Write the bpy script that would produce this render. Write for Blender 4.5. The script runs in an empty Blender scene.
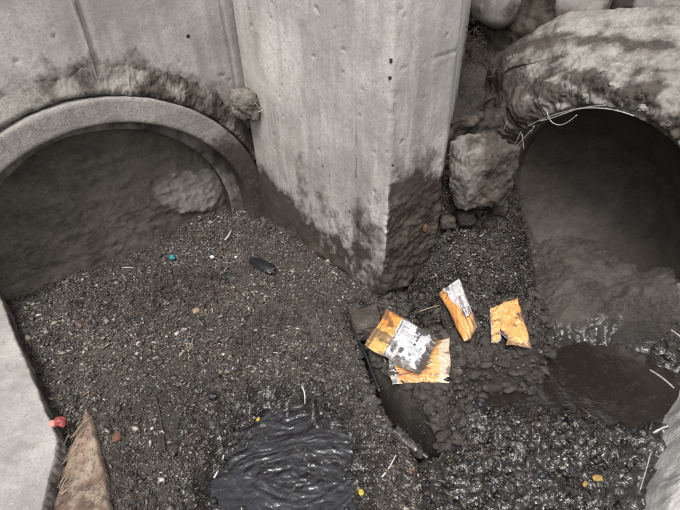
import bpy, math, random
import numpy as np
from mathutils import Matrix
rng = np.random.default_rng(7); random.seed(7)
S = bpy.context.scene
# ---------------------------------------------------------------- camera
F, CX, CY, H = 511.0, 340.0, 255.0, 1.6
RC = np.array([[0.99930645, 0.03723723, 0.0],
               [-0.02345201, 0.62936324, -0.77675731],
               [-0.02892429, 0.77621859, 0.62980004]])
cd = bpy.data.cameras.new('camera'); cam = bpy.data.objects.new('camera', cd)
S.collection.objects.link(cam); S.camera = cam
cd.sensor_width = 36; cd.lens = F/680*36; cd.clip_start = 0.02; cd.clip_end = 500
M = Matrix([list(RC[0])+[0], list(RC[1])+[0], list(RC[2])+[H], [0, 0, 0, 1]])
cam.matrix_world = M
# ---------------------------------------------------------------- light
EL, AZ = 62.0, 205.0
W = bpy.data.worlds.new('World'); S.world = W; W.use_nodes = True
nt = W.node_tree; nt.nodes.clear()
sky = nt.nodes.new('ShaderNodeTexSky'); sky.sky_type = 'NISHITA'; sky.sun_disc = False
sky.sun_elevation = math.radians(EL); sky.sun_rotation = math.radians(AZ); sky.dust_density = 4
hs = nt.nodes.new('ShaderNodeHueSaturation'); hs.inputs['Saturation'].default_value = 0.22
bg = nt.nodes.new('ShaderNodeBackground'); bg.inputs['Strength'].default_value = 0.15
wo = nt.nodes.new('ShaderNodeOutputWorld')
nt.links.new(sky.outputs[0], hs.inputs['Color']); nt.links.new(hs.outputs[0], bg.inputs[0]); nt.links.new(bg.outputs[0], wo.inputs[0])
sd = bpy.data.lights.new('sun', 'SUN'); sd.energy = 1.2; sd.angle = math.radians(15); sd.color = (1, .965, .92)
so = bpy.data.objects.new('sun', sd); S.collection.objects.link(so)
# sun stands behind the camera, a little to the left
e, a = math.radians(EL), math.radians(AZ)
dirv = np.array([math.sin(a)*math.cos(e), math.cos(a)*math.cos(e), math.sin(e)])
dirv[0] = -.12; dirv /= np.linalg.norm(dirv)          # from slightly left
sky.sun_rotation = math.atan2(dirv[0], dirv[1])
from mathutils import Vector
so.rotation_euler = Vector(dirv.tolist()).to_track_quat('Z', 'Y').to_euler()
S.view_settings.view_transform = 'Standard'; S.view_settings.look = 'None'
S.view_settings.gamma = 1; S.view_settings.exposure = 0.84

# ---------------------------------------------------------------- measuring helpers (photo pixel -> point in the pit)
def ray(p): return RC @ np.array([(p[0]-CX)/F, -(p[1]-CY)/F, -1.0])
def onz(p, z):
    d = ray(p); return np.array([0, 0, H]) + d*((z-H)/d[2])
def onplane(p, c, ang, off=0.0):
    n = np.array([-math.sin(ang), math.cos(ang), 0]); d = ray(p); o = np.array([0, 0, H])
    return o + d*(((np.array(c)-o) @ n + off)/(d @ n))
def aty(p, y):
    d = ray(p); return np.array([0, 0, H]) + d*(y/d[1])
# ---------------------------------------------------------------- noise
def _h(ix, iy, iz, s):
    n = (ix*374761393 + iy*668265263 + iz*2147483647*3 + s*1274126177) & 0xffffffff
    n = ((n ^ (n >> 13))*1274126177) & 0xffffffff
    n = ((n ^ (n >> 16))*2246822519) & 0xffffffff
    return ((n ^ (n >> 15)) & 0xffffff)/float(0xffffff)
def vnoise(P, s=0):
    P = np.asarray(P, float); i = np.floor(P).astype(np.int64); f = P-i; f = f*f*(3-2*f)
    r = 0
    for dx in (0, 1):
        for dy in (0, 1):
            for dz in (0, 1):
                w = (f[..., 0] if dx else 1-f[..., 0])*(f[..., 1] if dy else 1-f[..., 1])*(f[..., 2] if dz else 1-f[..., 2])
                r = r + w*_h(i[..., 0]+dx, i[..., 1]+dy, i[..., 2]+dz, s)
    return r*2-1
def fbm(P, scale, octv=4, s=0, gain=.5):
    P = np.asarray(P, float)*scale; r = 0; a = 1; t = 0
    for k in range(octv):
        r = r + a*vnoise(P+17.3*k, s+k); t += a; a *= gain; P = P*2.03
    return r/t
def ridged(P, scale, octv=4, s=0):
    P = np.asarray(P, float)*scale; r = 0; a = 1; t = 0
    for k in range(octv):
        r = r + a*(1-2*np.abs(vnoise(P+9.1*k, s+k))); t += a; a *= .55; P = P*2.1
    return r/t
def ss(a, b, x): 
    t = np.clip((x-a)/(b-a), 0, 1); return t*t*(3-2*t)
def sdf(X, Y, poly):          # signed distance to polygon, positive inside
    poly = np.asarray(poly, float)[:, :2]; d = np.full(X.shape, 1e9); ins = np.zeros(X.shape, bool)
    n = len(poly)
    for k in range(n):
        ax, ay = poly[k]; bx, by = poly[(k+1) % n]
        ex, ey = bx-ax, by-ay; t = np.clip(((X-ax)*ex+(Y-ay)*ey)/(ex*ex+ey*ey+1e-12), 0, 1)
        d = np.minimum(d, np.hypot(X-ax-t*ex, Y-ay-t*ey))
        c = ((ay > Y) != (by > Y)) & (X < (bx-ax)*(Y-ay)/((by-ay) if by != ay else 1e-12)+ax)
        ins ^= c
    return np.where(ins, d, -d)
def pdist(X, Y, pl):
    pl = np.asarray(pl, float); d = np.full(X.shape, 1e9)
    for k in range(len(pl)-1):
        ax, ay = pl[k][:2]; bx, by = pl[k+1][:2]; ex, ey = bx-ax, by-ay
        t = np.clip(((X-ax)*ex+(Y-ay)*ey)/(ex*ex+ey*ey), 0, 1)
        d = np.minimum(d, np.hypot(X-ax-t*ex, Y-ay-t*ey))
    return d
# ---------------------------------------------------------------- object helpers
COL = S.collection
def wl(o):
    v = np.zeros(3)
    while o is not None: v += np.array(o.location); o = o.parent
    return v
def tag(o, label=None, cat=None, group=None, kind=None):
    if label: o['label'] = label
    if cat: o['category'] = cat
    if group: o['group'] = group
    if kind: o['kind'] = kind
    return o
def thing(name, loc, label, cat, group=None):
    o = bpy.data.objects.new(name, None); o.location = [float(v) for v in loc]; o.empty_display_size = .05
    COL.objects.link(o); return tag(o, label, cat, group)
def obj(name, V, Fc, mat, parent=None, origin=None, smooth=True, attrs=None, cols=None, fcols=None):
    V = np.asarray(V, float)
    if origin is None and parent is None: origin = [V[:, 0].mean(), V[:, 1].mean(), V[:, 2].min()]
    if origin is None: origin = V.mean(0)
    origin = np.asarray(origin, float)
    me = bpy.data.meshes.new(name)
    Fa = np.asarray(Fc) if not isinstance(Fc, list) else None
    Vl = (V-origin)
    if Fa is not None:
        k = Fa.shape[1]; me.vertices.add(len(Vl)); me.vertices.foreach_set('co', Vl.astype(np.float32).ravel())
        me.loops.add(Fa.size); me.loops.foreach_set('vertex_index', Fa.astype(np.int32).ravel())
        me.polygons.add(len(Fa)); me.polygons.foreach_set('loop_start', np.arange(0, Fa.size, k, dtype=np.int32))
        me.update(calc_edges=True); me.validate()
    else:
        me.from_pydata(Vl.tolist(), [], Fc)
    if smooth: me.polygons.foreach_set('use_smooth', [True]*len(me.polygons))
    if attrs:
        for an, av in attrs.items():
            at = me.attributes.new(an, 'FLOAT', 'POINT'); at.data.foreach_set('value', np.asarray(av, np.float32).ravel())
    if cols is not None:
        ca = me.color_attributes.new('print', 'FLOAT_COLOR', 'POINT')
        c = np.ones((len(V), 4), np.float32); c[:, :3] = cols; ca.data.foreach_set('color', c.ravel())
    me.materials.append(mat)
    o = bpy.data.objects.new(name, me); COL.objects.link(o)
    if parent is not None: o.parent = parent; o.location = (origin-wl(parent)).tolist()
    else: o.location = origin.tolist()
    return o
def gridfaces(nu, nv, closed=False):
    i, j = np.meshgrid(np.arange(nu-(0 if closed else 1)), np.arange(nv-1), indexing='ij')
    i2 = (i+1) % nu
    return np.stack([i*nv+j, i2*nv+j, i2*nv+j+1, i*nv+j+1], -1).reshape(-1, 4)
def tube(pts, r, n=8, taper=None):
    P = np.array(pts, float); Q = []
    for k in range(len(P)-1):           # catmull-rom resample
        p0 = P[max(k-1, 0)]; p1 = P[k]; p2 = P[k+1]; p3 = P[min(k+2, len(P)-1)]
        for t in np.linspace(0, 1, 7)[:-1]:
            Q.append(.5*((2*p1)+(-p0+p2)*t+(2*p0-5*p1+4*p2-p3)*t*t+(-p0+3*p1-3*p2+p3)*t**3))
    Q.append(P[-1]); Q = np.array(Q); T = np.gradient(Q, axis=0); T /= np.linalg.norm(T, axis=1)[:, None]+1e-9
    V = []; ref = np.array([.31, .2, .93])
    for k, (q, t) in enumerate(zip(Q, T)):
        u = np.cross(t, ref); u /= np.linalg.norm(u)+1e-9; w = np.cross(t, u)
        rr = r if taper is None else r*(1-(1-taper)*k/(len(Q)-1))
        for j in range(n):
            a = 2*math.pi*j/n; V.append(q+rr*(math.cos(a)*u+math.sin(a)*w))
    Fc = []
    for k in range(len(Q)-1):
        for j in range(n): Fc.append([k*n+j, k*n+(j+1) % n, (k+1)*n+(j+1) % n, (k+1)*n+j])
    Fc.append(list(range(n))[::-1]); Fc.append([(len(Q)-1)*n+j for j in range(n)])
    return np.array(V), Fc
import bmesh
_ico = {}
def ico(sub):
    if sub not in _ico:
        bm = bmesh.new(); bmesh.ops.create_icosphere(bm, subdivisions=sub, radius=1)
        V = np.array([v.co[:] for v in bm.verts]); Fc = np.array([[v.index for v in f.verts] for f in bm.faces]); bm.free()
        _ico[sub] = (V, Fc)
    return _ico[sub]
def rock(c, size, sub=4, amp=.25, seed=0, boxy=.5, fine=.06, rot=0.0):
    V, Fc = ico(sub); V = V.copy()
    m = np.abs(V).max(1)[:, None]; V = V*(1-boxy)+V/m*boxy*.85
    n = fbm(V+seed*3.7, 1.3, 3, seed)*amp + ridged(V+seed, 3.5, 4, seed+5)*fine + fbm(V, 14, 3, seed+9)*fine*.7
    V = V*(1+n[:, None])
    V = V*np.array(size)
    if rot: 
        c_, s_ = math.cos(rot), math.sin(rot); V = V @ np.array([[c_, s_, 0], [-s_, c_, 0], [0, 0, 1]])
    return V+np.array(c), Fc
# ---------------------------------------------------------------- materials
class NT:
    def __init__(s, name):
        s.m = bpy.data.materials.new(name); s.m.use_nodes = True; s.t = s.m.node_tree; s.t.nodes.clear()
        s.out = s.n('OutputMaterial'); s.b = s.n('BsdfPrincipled'); s.l(s.b, 0, s.out, 0)
    def n(s, ty): return s.t.nodes.new('ShaderNode'+ty)
    def l(s, a, i, b, j): s.t.links.new(a.outputs[i], b.inputs[j])
    def pos(s):
        return s.n('NewGeometry')
    def noise(s, scale, detail=5, rough=.55, stretch=None, seed=0, dist=0):
        g = s.pos(); mp = s.n('Mapping'); s.l(g, 'Position', mp, 0)
        mp.inputs['Location'].default_value = (seed*1.7, seed*2.3, seed*.9)
        if stretch: mp.inputs['Scale'].default_value = stretch
        t = s.n('TexNoise'); s.l(mp, 0, t, 'Vector'); t.inputs['Scale'].default_value = scale
        t.inputs['Detail'].default_value = detail; t.inputs['Roughness'].default_value = rough; t.inputs['Distortion'].default_value = dist
        return t
    def ramp(s, src, i, a, b, ca=(0, 0, 0, 1), cb=(1, 1, 1, 1)):
        r = s.n('ValToRGB'); s.l(src, i, r, 0)
        r.color_ramp.elements[0].position = a; r.color_ramp.elements[1].position = b
        r.color_ramp.elements[0].color = ca; r.color_ramp.elements[1].color = cb; return r
    def mix(s, fac, A, B, mode='MIX'):     # fac/A/B: node(out0) or value/colour
        m = s.n('MixRGB'); m.blend_type = mode
        for k, v in enumerate((fac, A, B)):
            if isinstance(v, tuple) and len(v) == 2 and not isinstance(v[0], float): s.l(v[0], v[1], m, k)
            elif hasattr(v, 'outputs'): s.l(v, 0, m, k)
            elif k == 0: m.inputs[0].default_value = v
            else: m.inputs[k].default_value = (*v, 1)
        return m
    def attr(s, name):
        a = s.n('Attribute'); a.attribute_name = name; return a
    def bump(s, pairs):
        prev = None
        for src, i, st, dist in pairs:
            b = s.n('Bump'); b.inputs['Strength'].default_value = st; b.inputs['Distance'].default_value = dist
            s.l(src, i, b, 'Height')
            if prev: s.l(prev, 0, b, 'Normal')
            prev = b
        s.l(prev, 0, s.b, 'Normal')
def concrete(name, A, B, mudc=(.046, .038, .031), rough=.9, grit=.35, brown=(.185, .165, .14)):
    t = NT(name)
    n1 = t.noise(2.6, 7, .62); n2 = t.noise(11, 6, .6, (1, 1, .22), 3); n3 = t.noise(75, 4, .7, None, 5); n4 = t.noise(5, 5, .6, None, 9)
    n5 = t.noise(34, 5, .7, None, 15)
    c = t.mix(t.ramp(n1, 0, .40, .60), A, B)
    c = t.mix(t.ramp(n2, 0, .46, .72, (0, 0, 0, 1), (.6,)*3+(1,)), c, tuple(x*.58 for x in A))       # old rain streaks
    n6 = t.noise(26, 5, .65, (1, 1, .10), 33)
    c = t.mix(t.ramp(n6, 0, .50, .70, (0, 0, 0, 1), (.45,)*3+(1,)), c, tuple(x*.66 for x in A))
    c = t.mix(t.ramp(t.noise(19, 5, .65, (1, 1, .14), 37), 0, .54, .72, (0, 0, 0, 1), (.5,)*3+(1,)), c, tuple(min(1, x*1.15) for x in B))
    c = t.mix(t.ramp(n4, 0, .56, .76, (0, 0, 0, 1), (.5,)*3+(1,)), c, brown)
    c = t.mix(t.ramp(n5, 0, .58, .72, (0, 0, 0, 1), (.35,)*3+(1,)), c, tuple(x*.55 for x in A))
    c = t.mix(t.ramp(n3, 0, .62, .75, (0, 0, 0, 1), (.5,)*3+(1,)), c, tuple(min(1, x*1.5) for x in B))
    dk = t.noise(48, 3, .8, None, 21)
    c = t.mix(t.ramp(dk, 0, .66, .72, (0, 0, 0, 1), (.8,)*3+(1,)), c, tuple(x*.3 for x in A))
    g9 = t.noise(170, 3, .8, None, 45); c = t.mix(t.ramp(g9, 0, .36, .50, (.55,)*3+(1,), (0, 0, 0, 1)), c, tuple(x*.62 for x in A))
    at = t.attr('mud'); nm = t.noise(16, 6, .7, None, 12)
    # ragged edge of the mud stain
    ad = t.n('Math'); ad.operation = 'MULTIPLY_ADD'; t.l(nm, 0, ad, 0); ad.inputs[1].default_value = 1.1; t.l(at, 'Fac', ad, 2)
    mr = t.ramp(ad, 0, .72, 1.32)
    mc = t.mix(t.ramp(t.noise(9, 6, .7, None, 30), 0, .35, .7), mudc, tuple(x*2.1 for x in mudc)); mc = t.mix(t.ramp(t.noise(60, 5, .8, None, 31), 0, .52, .68, (0, 0, 0, 1), (.8,)*3+(1,)), mc, tuple(x*3.2*(.5+grit*.5) for x in mudc)); mc = t.mix(t.ramp(t.noise(70, 4, .8, None, 35), 0, .56, .68, (0, 0, 0, 1), (.8,)*3+(1,)), mc, tuple(x*.35 for x in mudc))
    c = t.mix(mr, c, mc)
    t.l(c, 0, t.b, 'Base Color')
    rr = t.ramp(mr, 0, 0, 1, (rough,)*3+(1,), (.62,)*3+(1,)); t.l(rr, 0, t.b, 'Roughness')
    t.b.inputs['Specular IOR Level'].default_value = .3
    t.bump([(t.noise(22, 5, .6, None, 2), 0, .15+grit*.5, .010), (t.noise(110, 5, .75, None, 4), 0, min(1, grit*1.3), .005), (dk, 0, -.2, .004)])
    return t.m
M_wall = concrete('aged_concrete', (.32, .295, .268), (.47, .442, .41), grit=.17)
M_pier = concrete('pier_concrete', (.37, .345, .316), (.60, .568, .53), grit=.17)
M_ring = concrete('pipe_concrete', (.25, .23, .205), (.38, .355, .325), grit=.7)
M_rough = concrete('broken_concrete', (.13, .118, .103), (.27, .25, .22), grit=.9)
M_plug = concrete('muddy_plug', (.24, .222, .195), (.36, .335, .30), mudc=(.080, .071, .060), grit=.5)
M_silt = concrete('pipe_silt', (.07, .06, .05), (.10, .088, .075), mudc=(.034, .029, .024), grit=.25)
M_slab = concrete('pale_slab', (.31, .295, .275), (.42, .40, .375), grit=.25)
M_mortar = concrete('old_mortar', (.22, .20, .172), (.36, .335, .30), grit=.9, brown=(.19, .165, .135))
M_light = concrete('pale_rubble', (.48, .46, .435), (.72, .70, .67), grit=.9)
M_chamber = concrete('chamber_concrete', (.22, .20, .185), (.32, .30, .28))

def mud_mat():
    t = NT('wet_mud')
    n1 = t.noise(4, 6, .6); n2 = t.noise(45, 5, .75, None, 2); n3 = t.noise(160, 4, .7, None, 4)
    c = t.mix(t.ramp(n1, 0, .35, .65), (.062, .054, .045), (.115, .10, .084))
    c = t.mix(t.ramp(n2, 0, .42, .66), c, (.024, .020, .018))
    c = t.mix(t.ramp(n3, 0, .56, .66, (0, 0, 0, 1), (.8,)*3+(1,)), c, (.20, .175, .145))
    c = t.mix(t.ramp(t.noise(90, 4, .8, None, 14), 0, .56, .64, (0, 0, 0, 1), (.85,)*3+(1,)), c, (.012, .010, .009))
    tone = t.attr('tone')
    c = t.mix((tone, 'Fac'), c, t.mix(t.ramp(t.noise(12, 6, .7, None, 8), 0, .35, .65), (.085, .075, .06), (.16, .145, .12)))
    wet = t.attr('wet')
    c = t.mix((wet, 'Fac'), c, t.mix(t.ramp(t.noise(30, 5, .7, None, 11), 0, .40, .64), (.018, .016, .014), (.055, .048, .044)))
    t.l(c, 0, t.b, 'Base Color')
    r = t.ramp(wet, 'Fac', 0, 1, (.85,)*3+(1,), (.13,)*3+(1,)); t.l(r, 0, t.b, 'Roughness')
    cw_ = t.ramp(wet, 'Fac', .15, .8, (0, 0, 0, 1), (1, 1, 1, 1)); t.l(cw_, 0, t.b, 'Coat Weight'); t.b.inputs['Coat Roughness'].default_value = .14; t.b.inputs['Coat IOR'].default_value = 1.6
    cb = t.n('Bump'); cb.inputs['Strength'].default_value = .7; cb.inputs['Distance'].default_value = .010; t.l(t.noise(55, 3, .6, None, 19), 0, cb, 'Height'); t.l(cb, 0, t.b, 'Coat Normal')
    t.bump([(t.noise(38, 6, .75, None, 2), 0, .8, .018), (t.noise(130, 4, .75, None, 6), 0, .8, .006)])
    return t.m
M_mud = mud_mat()
def chip_mat(name, rough):
    t = NT(name); a = t.attr('print'); n = t.noise(220, 3, .7)
    c = t.mix(t.ramp(n, 0, .4, .65, (0, 0, 0, 1), (.8,)*3+(1,)), (a, 'Color'), (.02, .017, .014))
    t.l(c, 0, t.b, 'Base Color'); t.b.inputs['Roughness'].default_value = rough; return t.m
M_chip = chip_mat('debris_bits', .7); M_leaf = chip_mat('leaf_litter', .36)
def water_mat(name, col, rough, bs, bscale):
    t = NT(name); n = t.noise(bscale, 4, .6, None, 3, .3)
    t.b.inputs['Base Color'].default_value = (*col, 1); t.b.inputs['Roughness'].default_value = rough
    sp = t.noise(40, 6, .75, None, 5); sc = t.ramp(sp, 0, .56, .72, (*col, 1), (.035, .030, .027, 1)); t.l(sc, 0, t.b, 'Base Color')
    rf = t.ramp(sp, 0, .5, .7, (rough,)*3+(1,), (.45,)*3+(1,)); t.l(rf, 0, t.b, 'Roughness')
    t.b.inputs['IOR'].default_value = 1.8
    t.bump([(n, 0, bs, .01)]); return t.m
M_water = water_mat('black_water', (.010, .009, .011), .06, .35, 50); M_water.node_tree.nodes['Principled BSDF'].inputs['IOR'].default_value = 1.8
M_water2 = water_mat('dark_still_water', (.020, .0165, .0135), .10, .35, 26)
def film_mat():
    t = NT('printed_film'); a = t.attr('print'); n = t.noise(38, 6, .7, None, 1); n2 = t.noise(120, 4, .7, None, 2)
    c = t.mix(t.ramp(n, 0, .58, .74, (0, 0, 0, 1), (.4,)*3+(1,)), (a, 'Color'), (.10, .06, .03))
    c = t.mix(t.ramp(n2, 0, .66, .74, (0, 0, 0, 1), (.8,)*3+(1,)), c, (.05, .04, .03))
    t.l(c, 0, t.b, 'Base Color'); t.b.inputs['Roughness'].default_value = .33; t.b.inputs['Coat Weight'].default_value = .25
    t.bump([(t.noise(30, 4, .6, None, 4, .8), 0, .5, .01), (t.noise(90, 3, .6, None, 7), 0, .3, .003)]); return t.m
M_film = film_mat()
def plain(name, col, rough=.6, metal=0, var=.35, sc=60):
    t = NT(name); n = t.noise(sc, 5, .7)
    c = t.mix(t.ramp(n, 0, .35, .7), col, tuple(x*(1-var) for x in col)); t.l(c, 0, t.b, 'Base Color')
    t.b.inputs['Roughness'].default_value = rough; t.b.inputs['Metallic'].default_value = metal
    t.bump([(n, 0, .3, .002)]); return t.m
M_wire = plain('galvanised_wire', (.55, .53, .50), .5, .2, .6, 90); M_stick = plain('dark_stick', (.055, .04, .03), .8)
M_pale = plain('pale_scrap', (.65, .62, .58), .6); M_twig = plain('dry_twig', (.30, .22, .15), .8)
M_red = plain('red_plastic', (.46, .10, .09), .4, 0, .7, 70); M_pink = plain('pink_plastic', (.75, .33, .28), .4)
M_blue = plain('teal_plastic', (.04, .28, .33), .4); M_yellow = plain('yellow_peel', (.52, .42, .06), .5)
M_ochre = plain('ochre_leaf', (.38, .24, .06), .6); M_black = plain('black_rubber', (.02, .02, .022), .35)
M_silver = plain('crumpled_silver_film', (.17, .155, .15), .25, .4, .9, 50); M_rust = plain('rusty_scrap', (.15, .075, .045), .85)
M_soil = concrete('loose_soil', (.09, .075, .06), (.18, .155, .128), grit=1.0)
def board_mat():
    t = NT('brown_board'); g = t.pos(); n = t.noise(14, 6, .6, (3, 1, 1)); n2 = t.noise(30, 5, .7, None, 4)
    tone = t.attr('tone')
    c = t.mix(t.ramp(n, 0, .3, .7), (.31, .225, .165), (.20, .135, .10))
    c = t.mix((tone, 'Fac'), c, (.135, .078, .058)); gr = t.noise(60, 5, .7, (1, .12, 1), 6); c = t.mix(t.ramp(gr, 0, .48, .62, (0, 0, 0, 1), (.75,)*3+(1,)), c, (.09, .062, .045)); c = t.mix(t.ramp(n2, 0, .48, .62, (0, 0, 0, 1), (.75,)*3+(1,)), c, (.34, .28, .21)); c = t.mix(t.ramp(t.noise(70, 4, .8, None, 9), 0, .55, .63), c, (.05, .042, .034))
    t.l(c, 0, t.b, 'Base Color'); t.b.inputs['Roughness'].default_value = .7
    t.bump([(n, 0, .4, .004), (n2, 0, .3, .002)]); return t.m
M_board = board_mat(); M_fibre = plain('split_wood', (.50, .42, .31), .8)

# ---------------------------------------------------------------- plan of the pit
TOP = 1.45
AL, cL = math.radians(34), np.array([-.767, 1.464, .442])
AR, cR = math.radians(-54), np.array([.88, 1.445, .588])
P1, P2, P3 = np.array([-.31, 1.77]), np.array([.145, 1.27]), np.array([.3316, 1.4105])
def frame(ang): return np.array([math.cos(ang), math.sin(ang), 0]), np.array([-math.sin(ang), math.cos(ang), 0])
uL, nL = frame(AL); uR, nR = frame(AR); UP = np.array([0, 0, 1.0])
Z = lambda pts, z: np.array([onz(p, z)[:2] for p in pts])
# ---------------------------------------------------------------- ground of mud
def edge_grid(lo, hi, a, b, fine, coarse):
    xs = list(np.arange(a, b, fine)); x = a
    L = []; st = fine
    while x > lo: st = min(st*1.25, coarse); x -= st; L.append(max(x, lo))
    R = []; x = xs[-1]; st = fine
    while x < hi: st = min(st*1.25, coarse); x += st; R.append(min(x, hi))
    return np.array(L[::-1]+xs+R)
PLAT = Z([(348, 302), (362, 345), (374, 378), (398, 404), (416, 428), (434, 446), (448, 425), (452, 395), (470, 366), (500, 352), (535, 352), (548, 330), (545, 300), (520, 262), (440, 262), (400, 292)], .40)
BASIN = np.vstack([Z([(352, 306), (375, 378), (415, 430), (436, 470), (430, 560)], .33), [[1.6, .3], [1.6, 1.9], [.6, 1.9], [.35, 1.4]]])
WATER = Z([(452, 372), (470, 352), (500, 350), (545, 345), (600, 338), (650, 352), (680, 372), (690, 410), (640, 432), (560, 415), (480, 408), (455, 395)], .25)
SHELF = np.vstack([[[.80, 1.90], [1.10, 1.70], [1.50, 1.1]], Z([(700, 372), (655, 350), (600, 334), (548, 340), (530, 300), (522, 250)], .27)])
PUD = Z([(232, 446), (248, 428), (275, 418), (305, 412), (332, 416), (348, 432), (358, 455), (368, 485), (366, 530), (240, 530), (224, 505), (224, 468)], .31)
CREV = Z([(350, 318), (362, 350), (374, 380), (392, 402), (408, 424), (424, 444)], .34)
def n2(X, Y, sc, sd, o=3): return fbm(np.stack([X, Y, X*0], -1), sc, o, sd)
def sPUD(X, Y): return .185-np.hypot(X+.150, (Y-.685)*.93)+.045*n2(X, Y, 8, 201)+.055*n2(X, Y, 26, 202, 4)
def sBAS(X, Y): return sdf(X, Y, BASIN)+.10*n2(X, Y, 7, 203)*ss(.95, .70, Y)+.02*n2(X, Y, 30, 204)
def bank(X, Y):   # earth piled up behind the bags, between pier and broken pipe
    u = ss(1.24, 1.58, Y)*.34
    return u*ss(.76, .58, X-(Y-1.5)*.25)*ss(.15, .33, X)
def heights(X, Y):
    P = np.stack([X, Y, X*0], -1)
    w = np.stack([fbm(P, 14, 3, 50), fbm(P, 14, 3, 60)], -1)*.014
    Xw, Yw = X+w[..., 0], Y+w[..., 1]
    h = .352+.022*fbm(P, 4, 3, 1)+.010*fbm(P, 13, 3, 2)+.03*ss(1.35, 1.75, Y)*ss(-.9, -.4, X)
    wet = np.zeros_like(X); tone = np.zeros_like(X); kR = (X-cR[0])*uR[0]+(Y-cR[1])*uR[1]
    m = ss(-.03, .05, sBAS(Xw, Yw)); h = h*(1-m)+(.272+.016*ridged(P, 9, 4, 123)+.010*ridged(P, 28, 3, 124)+.005*ridged(P, 65, 2, 125))*m; wet = np.maximum(wet, .9*m)
    m = ss(-.01, .07, sdf(Xw, Yw, SHELF)); d = ss(.0, .14, sdf(Xw, Yw, SHELF)); h = h*(1-m)+(.262+.075*d+.11*ss(.14, .30, kR)+.016*ridged(P, 8, 3, 66))*m; wet = wet*(1-m)+.10*m; tone = tone*(1-m)+.7*m*ss(-.25, .25, fbm(P, 9, 4, 67)+.05)
    m = ss(-.05, .05, sdf(Xw, Yw, WATER)+.03*fbm(P, 16, 4, 122)); h = h*(1-m)+.226*m; wet = np.maximum(wet, ss(-.06, .02, sdf(Xw, Yw, WATER))*ss(.30, .26, h))
    pf = ss(.22, .34, X-(Y-.9)*.35); m = ss(-.012-.03*pf, .018+.01*pf, sdf(Xw, Yw, PLAT)); h = h*(1-m)+(.388+.016*ridged(P, 12, 4, 88)+.008*ridged(P, 36, 3, 89))*m; wet = wet*(1-m)+.15*m; tone = tone*(1-m)+.75*m*ss(-.25, .25, fbm(P, 9, 3, 68))*ss(1.25, 1.05, Y)
    m3 = ss(.0, .09, -sdf(X, Y, PLAT))
    b = bank(Xw, Yw); h = h+b; wet = np.where(b > .02, np.minimum(wet, .35), wet)
    m = ss(-.10, .03, sPUD(Xw, Yw)); h = h*(1-m)+.284*m; h = h+.012*ridged(P, 20, 3, 121)*ss(.06, -.02, np.abs(sPUD(Xw, Yw)+.02)); wet = np.maximum(wet, ss(-.12, -.01, sPUD(Xw, Yw)))
    t = ss(1.2, .75, Y)
    t = ss(1.02, .78, Y); m = ss(.016+.034*t, .006+.022*t, pdist(Xw, Yw, CREV)); h = h*(1-m)+(.18-.16*t)*m; tone = tone*(1-m); wet = np.maximum(wet, m)  # crevice: black wet mud colour, also painting in the shade of its depth
    # lumps, clods
    amp = .014+.010*wet
    h = h+amp*ridged(P, 16, 4, 20)*(1-.75*ss(.0, .05, sdf(X, Y, WATER)))+(.0065*ridged(P, 38, 3, 31)+.004*ridged(P, 85, 2, 33))*(1-.8*ss(.0, .05, sdf(X, Y, WATER)))
    mb = ss(.02, .1, b); h = h+mb*(.02*ridged(P, 11, 4, 77)+.008*fbm(P, 50, 3, 78))
    return h, wet, tone
gx = edge_grid(-3.0, 3.0, -1.3, 1.25, .0052, .2); gy = edge_grid(-1.2, 3.2, .42, 1.95, .0052, .2)
GX, GY = np.meshgrid(gx, gy, indexing='ij'); GZ, WET, TONE = heights(GX, GY)
tag(obj('ground', np.stack([GX, GY, GZ], -1).reshape(-1, 3), gridfaces(len(gx), len(gy)), M_mud, origin=(0, 0, 0), attrs={'wet': WET, 'tone': TONE}),
    'dark mud bed of the pit under the scattered refuse', kind='structure')
def gh(x, y):
    i = np.clip(np.searchsorted(gx, x)-1, 0, len(gx)-2); j = np.clip(np.searchsorted(gy, y)-1, 0, len(gy)-2)
    fx = np.clip((x-gx[i])/(gx[i+1]-gx[i]), 0, 1); fy = np.clip((y-gy[j])/(gy[j+1]-gy[j]), 0, 1)
    return (GZ[i, j]*(1-fx)+GZ[i+1, j]*fx)*(1-fy)+(GZ[i, j+1]*(1-fx)+GZ[i+1, j+1]*fx)*fy
def gp(p, lift=0.0):      # the ground point seen at a photo pixel
    z = .36
    for _ in range(8):
        q = onz(p, z); z = z*.4+.6*float(gh(np.array(q[0]), np.array(q[1])))
    q = onz(p, z+lift); return q
# street level round the pit
def ring_sheet(hole, R, z, name, mat):
    c = np.mean(hole, 0); V = []; n = len(hole)
    for p in hole: V.append([p[0], p[1], z])
    for p in hole:
        d = (p-c)/np.linalg.norm(p-c); V.append([*(c+d*R), z])
    Fc = [[k, (k+1) % n, n+(k+1) % n, n+k] for k in range(n)]
    return obj(name, np.array(V), Fc, mat, origin=(0, 0, z), smooth=False, attrs={'mud': [.2]*(2*n)})
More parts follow.
